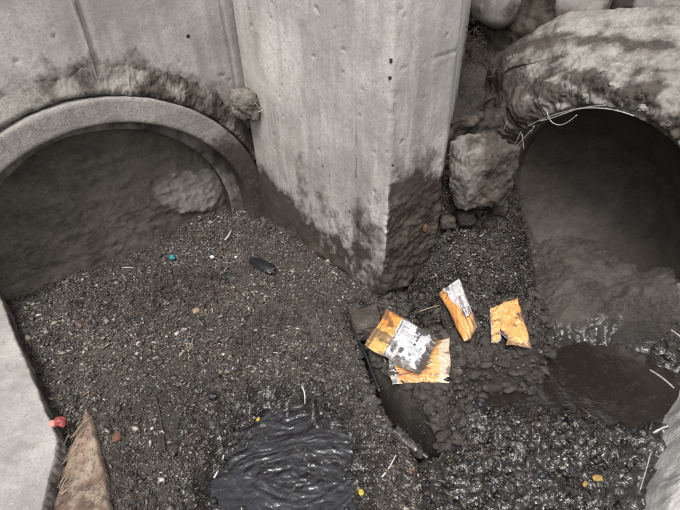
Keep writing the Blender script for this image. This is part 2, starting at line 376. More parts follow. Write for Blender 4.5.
# ---------------------------------------------------------------- water
def sheet(name, lo, hi, step, z, fn, mat, label, poly=None, marg=.03, sfn=None):
    xs = np.arange(lo[0], hi[0], step); ys = np.arange(lo[1], hi[1], step); X, Y = np.meshgrid(xs, ys, indexing='ij')
    V = np.stack([X, Y, z+fn(X, Y)], -1).reshape(-1, 3); Fc = gridfaces(len(xs), len(ys))
    if poly is not None:
        s = (sdf(X, Y, poly) if sfn is None else sfn(X, Y)).ravel(); Fc = Fc[(s[Fc] > -marg).all(1)]
        used = np.unique(Fc); mp = -np.ones(len(V), int); mp[used] = np.arange(len(used)); V = V[used]; Fc = mp[Fc]
    return tag(obj(name, V, Fc, mat), label, kind='structure')
def swirl(X, Y):
    P = np.stack([X, Y, X*0], -1); c = np.array([-.14, .655])
    w = np.stack([fbm(P, 5, 3, 90), fbm(P, 5, 3, 95), X*0], -1)*.12; Q = P+w
    r = np.hypot(Q[..., 0]-c[0], (Q[..., 1]-c[1])*1.3); a = np.arctan2(Q[..., 1]-c[1], Q[..., 0]-c[0])
    pol = np.stack([a*2.0, r*50, X*0], -1)
    calm = ss(-.25, .35, fbm(P, 7, 3, 96))
    return (.0056*fbm(pol, 1.0, 4, 93, .55)*(.35+.65*calm)+.0018*fbm(P, 60, 3, 98)*(.3+calm)+.004*fbm(P, 14, 2, 91))
sheet('water', (-.6, .35), (.2, 1.1), .003, .306, swirl, M_water, 'black rippling puddle in the middle of the refuse', PUD, .0, lambda X, Y: np.minimum(sPUD(X, Y)+.13, pdist(X, Y, CREV)-.075))
sheet('water', (.2, .6), (1.3, 1.35), .007, .251, lambda X, Y: .0035*fbm(np.stack([X, Y, X*0], -1), 14, 3, 5), M_water2, 'still dark water in front of the broken pipe', WATER, .16)
# ---------------------------------------------------------------- curtain walls
def curtain(path, z0, z1, ds, dz, disp, corner=.0, keep=None):
    path = np.asarray(path, float); pts = []; sv = []; s = 0
    for k in range(len(path)-1):
        L = np.linalg.norm(path[k+1]-path[k]); n = max(2, int(L/ds))
        for i in range(n+(1 if k == len(path)-2 else 0)): pts.append(path[k]+(path[k+1]-path[k])*i/n); sv.append(s+L*i/n)
        s += L
    pts = np.array(pts); sv = np.array(sv)
    if corner:
        k = max(1, int(corner/ds)); p2 = pts.copy()
        for _ in range(k): p2[1:-1] = (p2[:-2]+p2[1:-1]*2+p2[2:])/4
        pts = p2
    T = np.gradient(pts, axis=0); T /= np.linalg.norm(T, axis=1)[:, None]; N = np.stack([T[:, 1], -T[:, 0]], 1)   # right-hand side = towards viewer
    zs = np.linspace(z0, z1, int((z1-z0)/dz)+1)
    Sg, Zg = np.meshgrid(sv, zs, indexing='ij')
    X = np.repeat(pts[:, :1], len(zs), 1); Y = np.repeat(pts[:, 1:], len(zs), 1)
    P = np.stack([X, Y, Zg], -1); d = disp(Sg, Zg, P)
    P = P+np.stack([N[:, :1]*d, N[:, 1:]*d, d*0], -1)
    return P.reshape(-1, 3), gridfaces(len(sv), len(zs)), Sg.ravel(), Zg.ravel(), len(sv), len(zs)
# ---- pier
sP2 = np.linalg.norm(P2-P1); sP3 = sP2+np.linalg.norm(P3-P2); sSeam = np.linalg.norm(np.array([.060, 1.363])-P1)
def chipn(P, scale, s, n=4):
    q = fbm(P, scale, 3, s)*n+.35*fbm(P, scale*4, 2, s+5); return (np.floor(q)+ss(.0, .25, q-np.floor(q)))/n
def pits(P, scale, thr, s):
    n = vnoise(P*scale, s)*.6+vnoise(P*scale*2.1, s+1)*.4
    return ss(thr, thr+.12, n)
def pier_disp(s, z, P):
    d = .0025*fbm(P, 5, 3, 3)+.0007*fbm(P, 60, 3, 6)
    d = d-.006*pits(P, 55, .62, 8)
    # seam between two form boards
    d = d-.0012*np.exp(-((s-sSeam-.008)/.006)**2)
    d = d+np.where(s > sSeam, .0025, 0)
    # honeycombed corner, worse towards the foot
    k = np.exp(-((s-sP2-.008)/.020)**2)*ss(1.3, .8, z)*(.35+.65*ss(.35, .9, fbm(P, 9, 2, 44)*.5+.6))
    k = k+ss(sP2-.01, sP2+.02, s)*ss(.86, .62, z+.06*fbm(P, 8, 3, 11))*1.1
    k = np.clip(k, 0, 1.3)*(s < sP3+.05)
    d = d+k*(.006*ridged(P, 17, 4, 12)+.014*chipn(P, 24, 13)+.006*ridged(P*np.array([1, 1, 2.2]), 48, 3, 15)-.006)
    d = d-.004*np.exp(-((z-1.15)/.004)**2)*ss(sP2+.02, sP2+.05, s)*(fbm(P, 25, 2, 31) > -.1)
    # foot of the left face, washed out
    d = d+.012*ss(.50, .36, z)*ridged(P, 14, 3, 18)
    return d
back1, back2 = np.array([.62, 2.45]), np.array([-.25, 2.75])
V, Fc, Sg, Zg, ns, nz = curtain([P1, P2, P3, back1, back2, P1+np.array([-.0, .06])], .05, TOP, .0055, .0055, pier_disp, .012)
xs_ = V[:, 0]
line = np.interp(Sg, [0, sP2*.45, sP2*.8, sP2-.02, sP2+.02, sP3], [.53, .37, .21, .24, .62, .58])
wd = np.where(Sg > sP2, .13, 0); mudv = np.where(Sg > sP2, .66, .88)*ss(.22+wd, -.10-wd*.6, Zg-line+.07*fbm(V, 6, 4, 2)+.10*fbm(V*np.array([1, 1, .3]), 16, 3, 8)*(Sg > sP2))*(.80+.35*fbm(V, 15, 3, 77))
streak = .28*np.clip(fbm(V*np.array([1, 1, .18]), 14, 3, 70), 0, 1)*ss(1.2, .6, Zg)
mudv = np.clip(mudv+streak+.30*ss(.95, .40, Zg+.15*fbm(V*np.array([1, 1, .3]), 10, 3, 5))*(Sg < sP2+.02)+.25*ss(1.05, .75, Zg)*(Sg > sP2), 0, 1.1)
pier = thing('concrete_pier', (.05, 1.6, .36), 'tall pale wedge shaped concrete pier between the two pipe mouths', 'pier')
obj('pier_body', V, Fc, M_pier, pier, attrs={'mud': mudv})
cap = np.array([[*P1, TOP], [*P2, TOP], [*P3, TOP], [*back1, TOP], [*back2, TOP]])-np.array([0, 0, .001])
obj('top_face', cap, [[0, 1, 2, 3, 4]], M_pier, pier, smooth=False, attrs={'mud': [0]*5})
q = np.array([.060, 1.363]); nrm = np.array([-(P2-P1)[1], (P2-P1)[0]]); nrm = -nrm/np.linalg.norm(nrm)
V, Fc = tube([[*(q+nrm*(-.0012+.0006*math.sin(z*17))+np.array([.0025*math.sin(z*7)+.001*math.sin(z*31), 0])), z] for z in np.linspace(.80, TOP, 40)], .0028, 6)
obj('formwork_seam', V, Fc, M_pier, pier, attrs={'mud': .30+.5*fbm(V, 9, 3, 2)})
# rust-orange scrap of brick stuck in the honeycombed foot
q = onplane((425, 228), [*P2, 0], math.atan2(P3[1]-P2[1], P3[0]-P2[0])); V, Fc = rock(q+np.array([0, .002, 0]), (.010, .010, .016), 3, .5, 4); obj('brick_fragment', V, Fc, M_rust, pier, attrs={'mud': [0]*len(V)})
aPL = math.atan2(P2[1]-P1[1], P2[0]-P1[0]); aPF = math.atan2(P3[1]-P2[1], P3[0]-P2[0])
M_pock_shade = plain('pock_shade', (.03, .026, .022), .95)  # near-black colour for embedded lumps, painting the shade inside small pocks
for k, (px, py, s_, ang) in enumerate([(314, 42, .0045, aPL), (323, 166, .006, aPL), (330, 176, .004, aPL), (350, 212, .005, aPL), (391, 61, .006, aPF), (394, 70, .007, aPF), (390, 78, .005, aPF), (393, 104, .006, aPF), (421, 40, .004, aPF), (408, 118, .004, aPF), (396, 152, .005, aPF), (392, 166, .006, aPF), (398, 176, .006, aPF)]):
    q = onplane((px, py), [*P2, 0], ang); V, Fc = rock(q+np.array([0, .0015, 0]), (s_*.65, s_*.4, s_*.8), 3, .9, k+500, .2, .4, ang); obj('pock_shade_lump', V, Fc, M_pock_shade, pier)
# ---- left wall with the large pipe
Lstart = cL[:2]-uL[:2]*1.75; Lend = P1+uL[:2]*.02-nL[:2]*0
Lpath = [Lstart+nL[:2]*.035, P1+nL[:2]*.035+uL[:2]*.06]
sS1 = (np.array([-.69, 1.516])-Lpath[0]) @ uL[:2]
sEnd = (P1-Lpath[0]) @ uL[:2]
def lw_disp(s, z, P):
    d = .004*fbm(P, 4, 3, 23)+.0008*fbm(P, 60, 3, 26)-.006*pits(P, 50, .64, 28)
    d = d+.005*np.exp(-((s-sS1-.002*np.sin(z*11))/.006)**2)-.007*np.exp(-((s-sS1-.016)/.006)**2)
    d = d-.006*np.exp(-((s-sEnd+.022-.004*np.sin(z*14))/.004)**2)
    ku = (P[..., :2]-cL[:2]) @ uL[:2]; r = np.hypot(ku, z-cL[2])
    return d+.007*ss(.74, .62, r)*ridged(P, 18, 4, 29)-.006*ss(.70, .60, r)
V, Fc, Sg, Zg, ns, nz = curtain(Lpath, .0, TOP, .0065, .0065, lw_disp)
ku = (V[:, :2]-cL[:2]) @ uL[:2]; rr = np.hypot(ku, V[:, 2]-cL[2])
Fc = Fc[(rr[Fc] > .54).all(1)]
mudv = np.clip(.26*ss(.76, .62, rr+.06*fbm(V, 16, 4, 3))*ss(-.35, .05, ku)+.10*ss(.74, .64, rr)+.12*np.clip(fbm(V, 4, 3, 9), 0, 1), 0, 1)
mudv = np.maximum(mudv, ss(.75, .55, V[:, 2])*.9*(ku > 0))
lwall = thing('concrete_wall', (*Lpath[0], .36), 'grey formed concrete wall above the large left pipe mouth', 'wall')
obj('wall_face', V, Fc, M_wall, lwall, attrs={'mud': mudv})
for sx, top in ((sS1, TOP),):
    q = Lpath[0]+uL[:2]*sx-nL[:2]*.004
    V, Fc = tube([[*(q+uL[:2]*.003*math.sin(z*11)), z] for z in np.linspace(1.06, top, 7)], .0045, 6); obj('formwork_seam', V, Fc, M_wall, lwall, attrs={'mud': [.3]*len(V)})
q = onplane((188, 36), cL, AL, .033); V, Fc = rock(q, (.005, .003, .005), 3, .8, 77, .3, .3, AL); obj('pock_shade_lump', V, Fc, M_pock_shade, lwall)  # dark lump again, painted shade of one pock in the wall
# ---- lathe about a pipe axis
def lathe(c, u, n, prof, t0, t1, nt, disp=None, samp=.012):
    pr = []
    for k in range(len(prof)-1):
        L = math.hypot(prof[k+1][0]-prof[k][0], prof[k+1][1]-prof[k][1]); m = max(1, int(L/samp))
        for i in range(m): pr.append([prof[k][0]+(prof[k+1][0]-prof[k][0])*i/m, prof[k][1]+(prof[k+1][1]-prof[k][1])*i/m])
    pr.append(list(prof[-1])); pr = np.array(pr)
    T = np.gradient(pr, axis=0); T /= np.linalg.norm(T, axis=1)[:, None]+1e-9; N = np.stack([T[:, 1], -T[:, 0]], 1)
    th = np.radians(np.linspace(t0, t1, nt)); TH, K = np.meshgrid(th, np.arange(len(pr)), indexing='ij')
    def place(off, r): return c+n*off[..., None]+u*(r*np.cos(TH))[..., None]+UP*(r*np.sin(TH))[..., None]
    off, r = pr[K, 0], pr[K, 1]; P = place(off, r)
    if disp is not None:
        d = disp(TH, off, r, P); off = off+N[K, 0]*d; r = r+N[K, 1]*d; P = place(off, r)
    return P.reshape(-1, 3), gridfaces(nt, len(pr)), TH.ravel(), np.stack([off.ravel(), r.ravel()], 1)
lp = thing('concrete_pipe', (*cL[:2], .36), 'large left concrete pipe mouth with stepped socket, filled with refuse', 'pipe')
def dz(a1, a2, sc, s): return lambda TH, off, r, P: a1*fbm(P, sc, 3, s)+a2*fbm(P, sc*9, 3, s+3)
V, Fc, TH, OR = lathe(cL, uL, nL, [(.10, .582), (.004, .580), (0, .576), (0, .506), (.004, .500), (.085, .500)], -25, 205, 420, dz(.004, .001, 7, 40), .008)
right = ss(.15, .50, (V[:, :2]-cL[:2]) @ uL[:2])
mudv = np.clip(ss(.92, .50, V[:, 2]+.12*fbm(V, 7, 4, 41))*(.3+.7*right)+.4*np.clip(fbm(V, 9, 3, 60), 0, 1)+(OR[:, 0] > .006)*(OR[:, 1] < .53)*.85, 0, 1)
obj('pipe_rim', V, Fc, M_ring, lp, attrs={'mud': mudv})
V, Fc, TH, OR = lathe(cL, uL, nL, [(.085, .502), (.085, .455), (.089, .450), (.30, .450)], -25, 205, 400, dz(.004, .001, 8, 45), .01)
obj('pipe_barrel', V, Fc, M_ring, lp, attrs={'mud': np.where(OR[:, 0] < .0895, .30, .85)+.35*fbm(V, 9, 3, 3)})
# mortared plug inside the barrel, seen as a rough dark wall
def disc(c, u, n, off, R, z0, step, fn, keepf=None):
    us = np.arange(-R-.01, R+.011, step); zs = np.arange(z0, c[2]+R+.011, step); U, ZZ = np.meshgrid(us, zs, indexing='ij')
    P = c+n*off+u*U[..., None]; P[..., 2] = ZZ; d = fn(U, ZZ, P); P = P-n*d[..., None]
    Fc = gridfaces(len(us), len(zs)); r = np.hypot(U, ZZ-c[2]).ravel(); Fc = Fc[(r[Fc] < R+.012).all(1)]
    used = np.unique(Fc); mp = -np.ones(len(r), int); mp[used] = np.arange(len(used))
    return P.reshape(-1, 3)[used], mp[Fc], U.ravel()[used], ZZ.ravel()[used]
pc = onplane((190, 188), cL, AL, .15); pu = (pc[:2]-cL[:2]) @ uL[:2]; pz = pc[2]
def patch_m(U, ZZ, P): return ss(-.02, .02, .095+.08*fbm(P, 9, 4, 14)-np.hypot((U-pu)*.75+(ZZ-pz)*.3, (ZZ-pz)*.9))
V, Fc, U, ZZ = disc(cL, uL, nL, .15, .452, .2, .0055, lambda U, ZZ, P: .012*fbm(P, 6, 4, 50)+.006*ridged(P, 22, 3, 52)+.007*patch_m(U, ZZ, P)*(1+.9*ridged(P, 30, 3, 55)))
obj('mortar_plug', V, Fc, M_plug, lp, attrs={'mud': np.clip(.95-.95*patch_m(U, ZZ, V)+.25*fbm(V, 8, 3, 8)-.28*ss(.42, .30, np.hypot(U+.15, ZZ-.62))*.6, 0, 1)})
# mortar haunch on top of the rim
def hd(TH, off, r, P):
    t = np.degrees(TH); a = .35+.65*np.maximum(ss(25, 60, t)*ss(95, 70, t), ss(105, 130, t)*ss(178, 150, t))
    return a*(.004*np.clip(ridged(P, 13, 4, 61)+.3, 0, 2)+.010*chipn(P, 34, 64)+.006*ridged(P, 75, 3, 4))-.006+.006*a
V, Fc, TH, OR = lathe(cL, uL, nL, [(.056, .70), (.034, .655), (.022, .625), (.010, .602), (.014, .590), (.04, .580)], 20, 178, 640, hd, .006)
t = np.degrees(TH)
obj('mortar_haunch', V, Fc, M_mortar, lp, attrs={'mud': np.clip(.12-.30*ss(110, 135, t)+.25*ss(95, 60, t)+.4*fbm(V, 14, 3, 4), 0, 1)})
c0 = onplane((246, 105), cL, AL, -.035)
V, Fc = rock(c0, (.050, .035, .052), 5, .35, 11, .3, .14)
tag(obj('rubble_lump', V, Fc, M_mortar, attrs={'mud': .25+.3*fbm(V, 30, 3, 2)}), 'small broken rubble lump wedged in the corner where left pipe rim meets the pier', 'rubble')
for a_, b_ in (((255, 103), (264, 118)), ((258, 112), (266, 110))):
    q0 = onplane(a_, cL, AL, -.09); q1 = onplane(b_, cL, AL, -.09); V, Fc = tube([q0, (q0+q1)/2+[.002, 0, .002], q1], .0013, 6)
    tag(obj('wire_end', V, Fc, M_wire), 'short bright wire end poking from the small rubble lump, %s one' % ('longer' if a_[0] == 255 else 'shorter'), 'wire')
# ---- right pipe, broken
rp = thing('broken_pipe', (*cR[:2], .26), 'broken right hand concrete pipe mouth with crumbling crown, dark inside', 'pipe')
def rd(TH, off, r, P):
    edge = ss(.16, -.0, off)*(r > .36); t = np.degrees(TH); sh = ss(.35, .43, r)*ss(105, 160, t)*(.07+.10*ss(.04, .2, off))*(1+.5*fbm(P, 8, 3, 79))
    return .003*fbm(P, 5, 3, 70)+.0025*fbm(P, 60, 4, 71, .7)+.013*chipn(P, 17, 72)*(.2+edge)+.004*ridged(P, 45, 4, 78)*ss(.40, .42, r+edge*.2)+.010*chipn(P, 34, 73)*(.3+edge)+.004*fbm(P, 110, 2, 74)*(.4+edge)+sh
V, Fc, TH, OR = lathe(cR, uR, nR, [(.62, .50), (.42, .52), (.375, .575), (.33, .582), (.285, .560), (.275, .535), (.20, .510), (.155, .492), (.13, .478), (.07, .455), (.02, .432), (.000, .410), (-.002, .375), (.006, .345)], -30, 225, 640, rd, .0048)
t = np.degrees(TH); mudv = np.clip(.16+.20*fbm(V, 12, 4, 83)+.36*ss(.09, .0, OR[:, 0])*ss(.2, -.3, fbm(V, 16, 3, 3))+.40*np.clip(fbm(V*np.array([1, 1, 1]), 6, 4, 80)+.1, 0, 1)+.5*ss(125, 165, t)+.25*np.exp(-((OR[:, 0]-.17)/.035)**2), 0, 1)
obj('pipe_shell', V, Fc, M_ring, rp, attrs={'mud': mudv})
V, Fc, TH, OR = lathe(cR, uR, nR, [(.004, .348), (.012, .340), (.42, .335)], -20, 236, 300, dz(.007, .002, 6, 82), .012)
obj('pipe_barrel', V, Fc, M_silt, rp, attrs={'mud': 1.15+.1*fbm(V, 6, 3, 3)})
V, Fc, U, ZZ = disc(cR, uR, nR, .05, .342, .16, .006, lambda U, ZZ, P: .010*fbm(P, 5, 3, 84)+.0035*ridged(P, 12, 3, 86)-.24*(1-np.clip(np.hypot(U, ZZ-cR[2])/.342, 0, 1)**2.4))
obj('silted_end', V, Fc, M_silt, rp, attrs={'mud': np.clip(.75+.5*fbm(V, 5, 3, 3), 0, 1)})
# crumbled fragments stuck on the crown edge
for k in range(30):
    th = math.radians(random.uniform(48, 140)); r_ = random.uniform(.36, .42); off = random.uniform(-.006, .02)
    c = cR+uR*r_*math.cos(th)+UP*r_*math.sin(th)+nR*off; s_ = random.uniform(.006, .016)
    V, Fc = rock(c, (s_*1.3, s_*.9, s_*.6), 3, .7, k+100, .5, .35, k); obj('concrete_crumb', V, Fc, M_ring if random.random() < .45 else M_mortar, rp, attrs={'mud': [random.uniform(0, .5)]*len(V)})
# wires in the crown
def wp(p, off=-.03): return onplane(p, cR, AR, off)
for k, (pts, r_, lab) in enumerate([
    ([(540, 121), (552, 118), (566, 113), (578, 109), (592, 108), (608, 109), (622, 112), (634, 116)], .0019, 'longest pale wire sweeping along the crown edge of the broken pipe'),
    ([(547, 112), (549, 118), (553, 123), (560, 125), (568, 122), (577, 115)], .0017, 'pale looped wire hanging below the crown of the broken pipe'),
    ([(527, 127), (540, 120), (560, 113), (582, 108), (606, 105)], .0014, 'thin grey wire lying behind the loop on the broken crown')]):
    V, Fc = tube([wp(p) for p in pts], r_, 7); tag(obj('wire', V, Fc, M_wire), lab, 'wire')
for pts in ([(531, 130), (524, 138), (515, 147), (507, 154)], [(521, 132), (517, 140), (513, 148)], [(522, 134), (523, 142), (524, 149)], [(534, 126), (531, 132)], [(497, 126), (493, 134)], [(507, 122), (503, 131)]):
    V, Fc = tube([wp(p, -.06) for p in pts], .0016, 6, .5)
    tag(obj('straw', V, Fc, M_wire), 'short grey reinforcing strand bent out over the big concrete chunk', 'strand', 'loose strands at the pipe edge')
# ---- rubble masonry behind and above the broken pipe
rw = thing('rubble_wall', (*(cR+nR*.6)[:2], .6), 'rounded boulder masonry wall above the broken pipe', 'wall')
def soil_d(s, z, P): return .03*fbm(P, 5, 3, 90)+.022*ridged(P, 14, 4, 92)+.008*fbm(P, 60, 3, 94)
pA = (cR+nR*.50-uR*1.0)[:2]; pB = (cR+nR*.50+uR*.9)[:2]
V, Fc, Sg, Zg, ns, nz = curtain([pA, pB], .2, TOP, .011, .011, soil_d)
obj('mortar_bed', V, Fc, M_soil, rw, attrs={'mud': .2+.3*fbm(V, 4, 3, 1)})
for k, (px, py, w, h_) in enumerate([(496, -4, .15, .13), (585, -3, .13, .12), (668, 3, .14, .09), (540, -60, .11, .08), (630, -62, .11, .08), (455, -50, .1, .09), (720, -50, .12, .09), (760, 10, .12, .08), (700, -100, .1, .08)]):
    c = onplane((px, py), cR, AR, .46)
    if c[2] > TOP-.04: c[2] = TOP-.04
    V, Fc = rock(c, (w*.85, .07, h_), 4, .14, k+40, .25, .03, AR)
    obj('stone', V, Fc, M_wall, rw, attrs={'mud': .15+.35*fbm(V, 9, 3, k)})
# soil face in the gap between pier and pipe
def soil2(s, z, P): return .035*fbm(P, 6, 3, 190)+.03*ridged(P, 13, 4, 192)+.010*fbm(P, 55, 3, 194)
V, Fc, Sg, Zg, ns, nz = curtain([[.37, 1.60], [.53, 1.72], [.68, 1.78]], .3, .84, .008, .008, soil2)
tag(obj('earth_bank', V, Fc, M_soil, attrs={'mud': .45+.5*fbm(V, 6, 3, 1)}), 'dark crumbly earth bank filling the gap between pier and broken pipe', 'earth bank')
# little roots over the bank
def roots(name, c, n, spread, ln, mat, label, group):
    VV = []; FF = []; b = 0
    for k in range(n):
        p = c+np.array([random.gauss(0, 1)*spread[0], random.gauss(0, 1)*spread[1], random.gauss(0, 1)*spread[2]])
        d = np.array([random.gauss(0, 1), random.gauss(-.3, .5), random.gauss(-.2, .8)]); d /= np.linalg.norm(d)
        L = ln*random.uniform(.5, 1.3); q = p+d*L*.5+np.random.normal(0, L*.12, 3); r = p+d*L
        V, Fc = tube([p, q, r], .0012*random.uniform(.6, 1.6), 5, .4); VV.append(V); FF += [[i+b for i in f] for f in Fc]; b += len(V)
    return tag(obj(name, np.vstack(VV), FF, mat), label, kind='stuff')
roots('dry_roots', wp((468, 45), .10), 150, (.035, .05, .05), .035, M_stick, 'tangle of dry roots beside the pier top', '')
roots('dry_roots', wp((490, 62), .05), 60, (.04, .03, .02), .035, M_stick, 'dry rootlets over the earth beside the pipe shell', '')
roots('dry_roots', wp((505, 125), -.02), 36, (.03, .03, .012), .03, M_stick, 'dark rootlets at the shoulder of the broken pipe', '')
# big concrete chunk
c = aty((480, 171), 1.45); V, Fc = rock(c, (.102, .085, .112), 6, .40, 29, .60, .045, .35); V = V+(.010*ridged(V, 16, 4, 3)+.005*ridged(V, 55, 3, 7))[:, None]*(V-c)/np.linalg.norm(V-c, axis=1)[:, None]
V = V-nR*0
lit_side = ss(.03, -.05, V[:, 0]-c[0]+.03*fbm(V, 12, 3, 2))  # lit left side painted in, the mud mask darkens the shaded right
tag(obj('concrete_chunk', V, Fc, M_rough, attrs={'mud': np.clip(.60-.45*lit_side+.5*fbm(V, 14, 3, 5), 0, 1)}), 'big jagged concrete chunk perched between the pier and the broken pipe', 'concrete chunk')
for k, (px, py, y, s_) in enumerate([(448, 222, 1.42, .028), (466, 218, 1.43, .03), (489, 225, 1.45, .026), (455, 240, 1.40, .02), (478, 236, 1.42, .022), (503, 232, 1.47, .024), (499, 208, 1.47, .03)]):
    V, Fc = rock(aty((px, py), y), (s_, s_*.8, s_*.8), 4, .3, k+60, .4, .12)
    tag(obj('stone', V, Fc, M_rough, attrs={'mud': .6+.3*fbm(V, 20, 3, 5)}), 'small muddy stone lodged under the big jagged chunk', 'stone', 'stones under the big chunk')
# ---------------------------------------------------------------- rest of the chamber (behind and beside the camera)
Rend = (cR+uR*1.35)[:2]
hole = np.array([Lstart, [-1.9, -.5], [1.9, -.5], Rend, (cR+nR*.50+uR*.9)[:2], pA, back2, P1])
def cw(path, label):
    V, Fc, Sg, Zg, ns, nz = curtain(path, .0, TOP, .05, .05, lambda s, z, P: .006*fbm(P, 4, 3, 3))
    tag(obj('chamber_wall', V, Fc, M_chamber, attrs={'mud': ss(.7, .4, V[:, 2])}), label, 'wall')
cw([[-1.9, -.5], Lstart+nL[:2]*.035], 'plain concrete side wall of the pit on the left, outside the photograph')
cw([[1.9, -.5], [-1.9, -.5]], 'plain concrete wall of the pit behind the viewer')
cw([Rend, [1.9, -.5]], 'plain concrete side wall of the pit on the right, outside the photograph')
# right chamber wall beside the broken pipe (outside the opening)
V, Fc, Sg, Zg, ns, nz = curtain([(cR+uR*.36+nR*.02)[:2], Rend], .0, 1.1, .02, .02, lambda s, z, P: .02*fbm(P, 5, 3, 3))
tag(obj('side_wall', V, Fc, M_rough, attrs={'mud': ss(.7, .4, V[:, 2])}), 'rough concrete wall right of the broken pipe, at the edge of view', 'wall')
tag(ring_sheet(hole[::-1], 30, TOP-.004, 'pavement', M_chamber), 'street level ground round the pit', kind='structure')
# ---------------------------------------------------------------- plateau blocks
def mound(name, poly, z0, z1, edge, disp, mat, step, label, cat, mudf=None, tonef=None, smooth=True):
    poly = np.asarray(poly); lo = poly.min(0)-.02; hi = poly.max(0)+.02
    X, Y = np.meshgrid(np.arange(lo[0], hi[0], step), np.arange(lo[1], hi[1], step), indexing='ij'); P = np.stack([X, Y, X*0], -1)
    s = sdf(X+.004*fbm(P, 30, 3, 5), Y+.004*fbm(P, 30, 3, 6), poly); zt = z1(X, Y) if callable(z1) else z1
    m = ss(0, edge, s); Zz = z0+(zt-z0)*m; PP = np.stack([X, Y, Zz], -1); Zz = Zz+disp(PP)*m
    V = np.stack([X, Y, Zz], -1).reshape(-1, 3); Fc = gridfaces(*X.shape); sf = s.ravel(); Fc = Fc[(sf[Fc] > -step*1.5).all(1)]
    used = np.unique(Fc); mp = -np.ones(len(V), int); mp[used] = np.arange(len(used)); V = V[used]; Fc = mp[Fc]
    at = {'mud': mudf(V, sf[used]) if mudf else np.zeros(len(V)), 'tone': tonef(V) if tonef else np.zeros(len(V))}
    return tag(obj(name, V, Fc, mat, attrs=at, smooth=smooth), label, cat)
SLAB = np.vstack([Z([(-2, 284), (62, 440), (45, 512)], .43), [[-.66, .38], [-1.6, .38], [-1.9, .9], [-1.5, 1.15]]])
mound('concrete_slab', SLAB, .28, .43, .008, lambda P: .004*fbm(P, 6, 3, 3)+.0008*fbm(P, 80, 3, 2), M_slab, .004,
      'pale grey smooth concrete slab at the left edge, partly outside the photograph', 'slab', lambda V, s: .42*ss(.02, .0, s)+.35*np.clip(fbm(V, 8, 3, 2), 0, 1))
BRD = Z([(74, 424), (79, 418), (81, 410), (87, 406), (91, 414), (93, 428), (98, 440), (101, 458), (107, 474), (110, 500), (118, 545), (46, 545), (51, 502), (57, 492), (58, 474), (65, 462), (65, 446), (71, 440)], .385)
bd = mound('wood_board', BRD, .345, lambda X, Y: .378+.012*ss(.9, .5, Y)+.05*(X+.65), .004, lambda P: .004*fbm(P*np.array([3, 1, 1]), 9, 3, 3)+.005*ridged(P, 20, 2, 5), M_board, .005,
      'broken brown board with splintered pale edge lying beside the pale slab', 'board', None, lambda V: ss(.70, .60, V[:, 1]+.05*fbm(V, 12, 3, 2)+.1*(V[:, 0]+.65)))
# splinters
b0 = wl(bd)
for k in range(22):
    t = random.random(); pa = np.array([82, 411])*(1-t)+np.array([53, 500])*t
    p = onz(pa+np.array([random.gauss(1, 2.0)+random.random()**3*12, random.gauss(0, 4)]), .388+random.uniform(-.006, .008)); L = random.uniform(.012, .04)
    ang = math.radians(random.gauss(76, 16)); d = np.array([math.cos(ang), math.sin(ang), random.uniform(-.1, .25)])*L
    w = random.uniform(.0012, .004)
    fm = M_fibre if random.random() < .6 else M_twig
    V, Fc = tube([p-d/2, p+np.array([0, 0, .002]), p+d/2], w/2, 5, .3); o = obj('splinter', V, Fc, fm); o.parent = bd; o.location = (np.array(o.location)-b0).tolist()
ROCKP = np.vstack([Z([(700, 340), (684, 378), (668, 400), (659, 432), (650, 458), (634, 482), (628, 530)], .34), [[.60, .30], [1.5, .30], [1.5, .95], [1.15, 1.0]]])
rb = mound('rough_concrete_block', ROCKP, .24, lambda X, Y: .37+.04*fbm(np.stack([X, Y, X*0], -1), 8, 3, 4), .075,
      lambda P: .030*ridged(P, 9, 4, 8)+.014*ridged(P, 30, 3, 9)+.006*fbm(P, 90, 2, 4), M_light, .0045,
      'pale jagged broken concrete edge in the lower right corner', 'concrete block', lambda V, s: np.clip(.15*ss(.02, .0, s)+.30*fbm(V, 14, 3, 6), 0, 1))
for k, (pa, pb, r_, lab) in enumerate([((650, 370), (674, 388), .0024, 'longer pale wire rod sticking out of the jagged concrete edge over the water'),
                                       ((653, 433), (668, 426), .0028, 'short pale wire stub on the jagged concrete edge above the bottom corner'),
                                       ((671, 330), (684, 341), .0022, 'pale wire end at the right edge beside the mud shelf'),
                                       ((640, 490), (651, 452), .0013, 'thin pale strand trailing down the foot of the jagged concrete')]):
    q0 = onz(pa, .42 if k != 2 else .36); q1 = onz(pb, .43 if k != 2 else .35); V, Fc = tube([q0, (q0+q1)/2+[0, 0, .004], q1], r_, 8); tag(obj('wire_rod', V, Fc, M_wire), lab, 'wire')
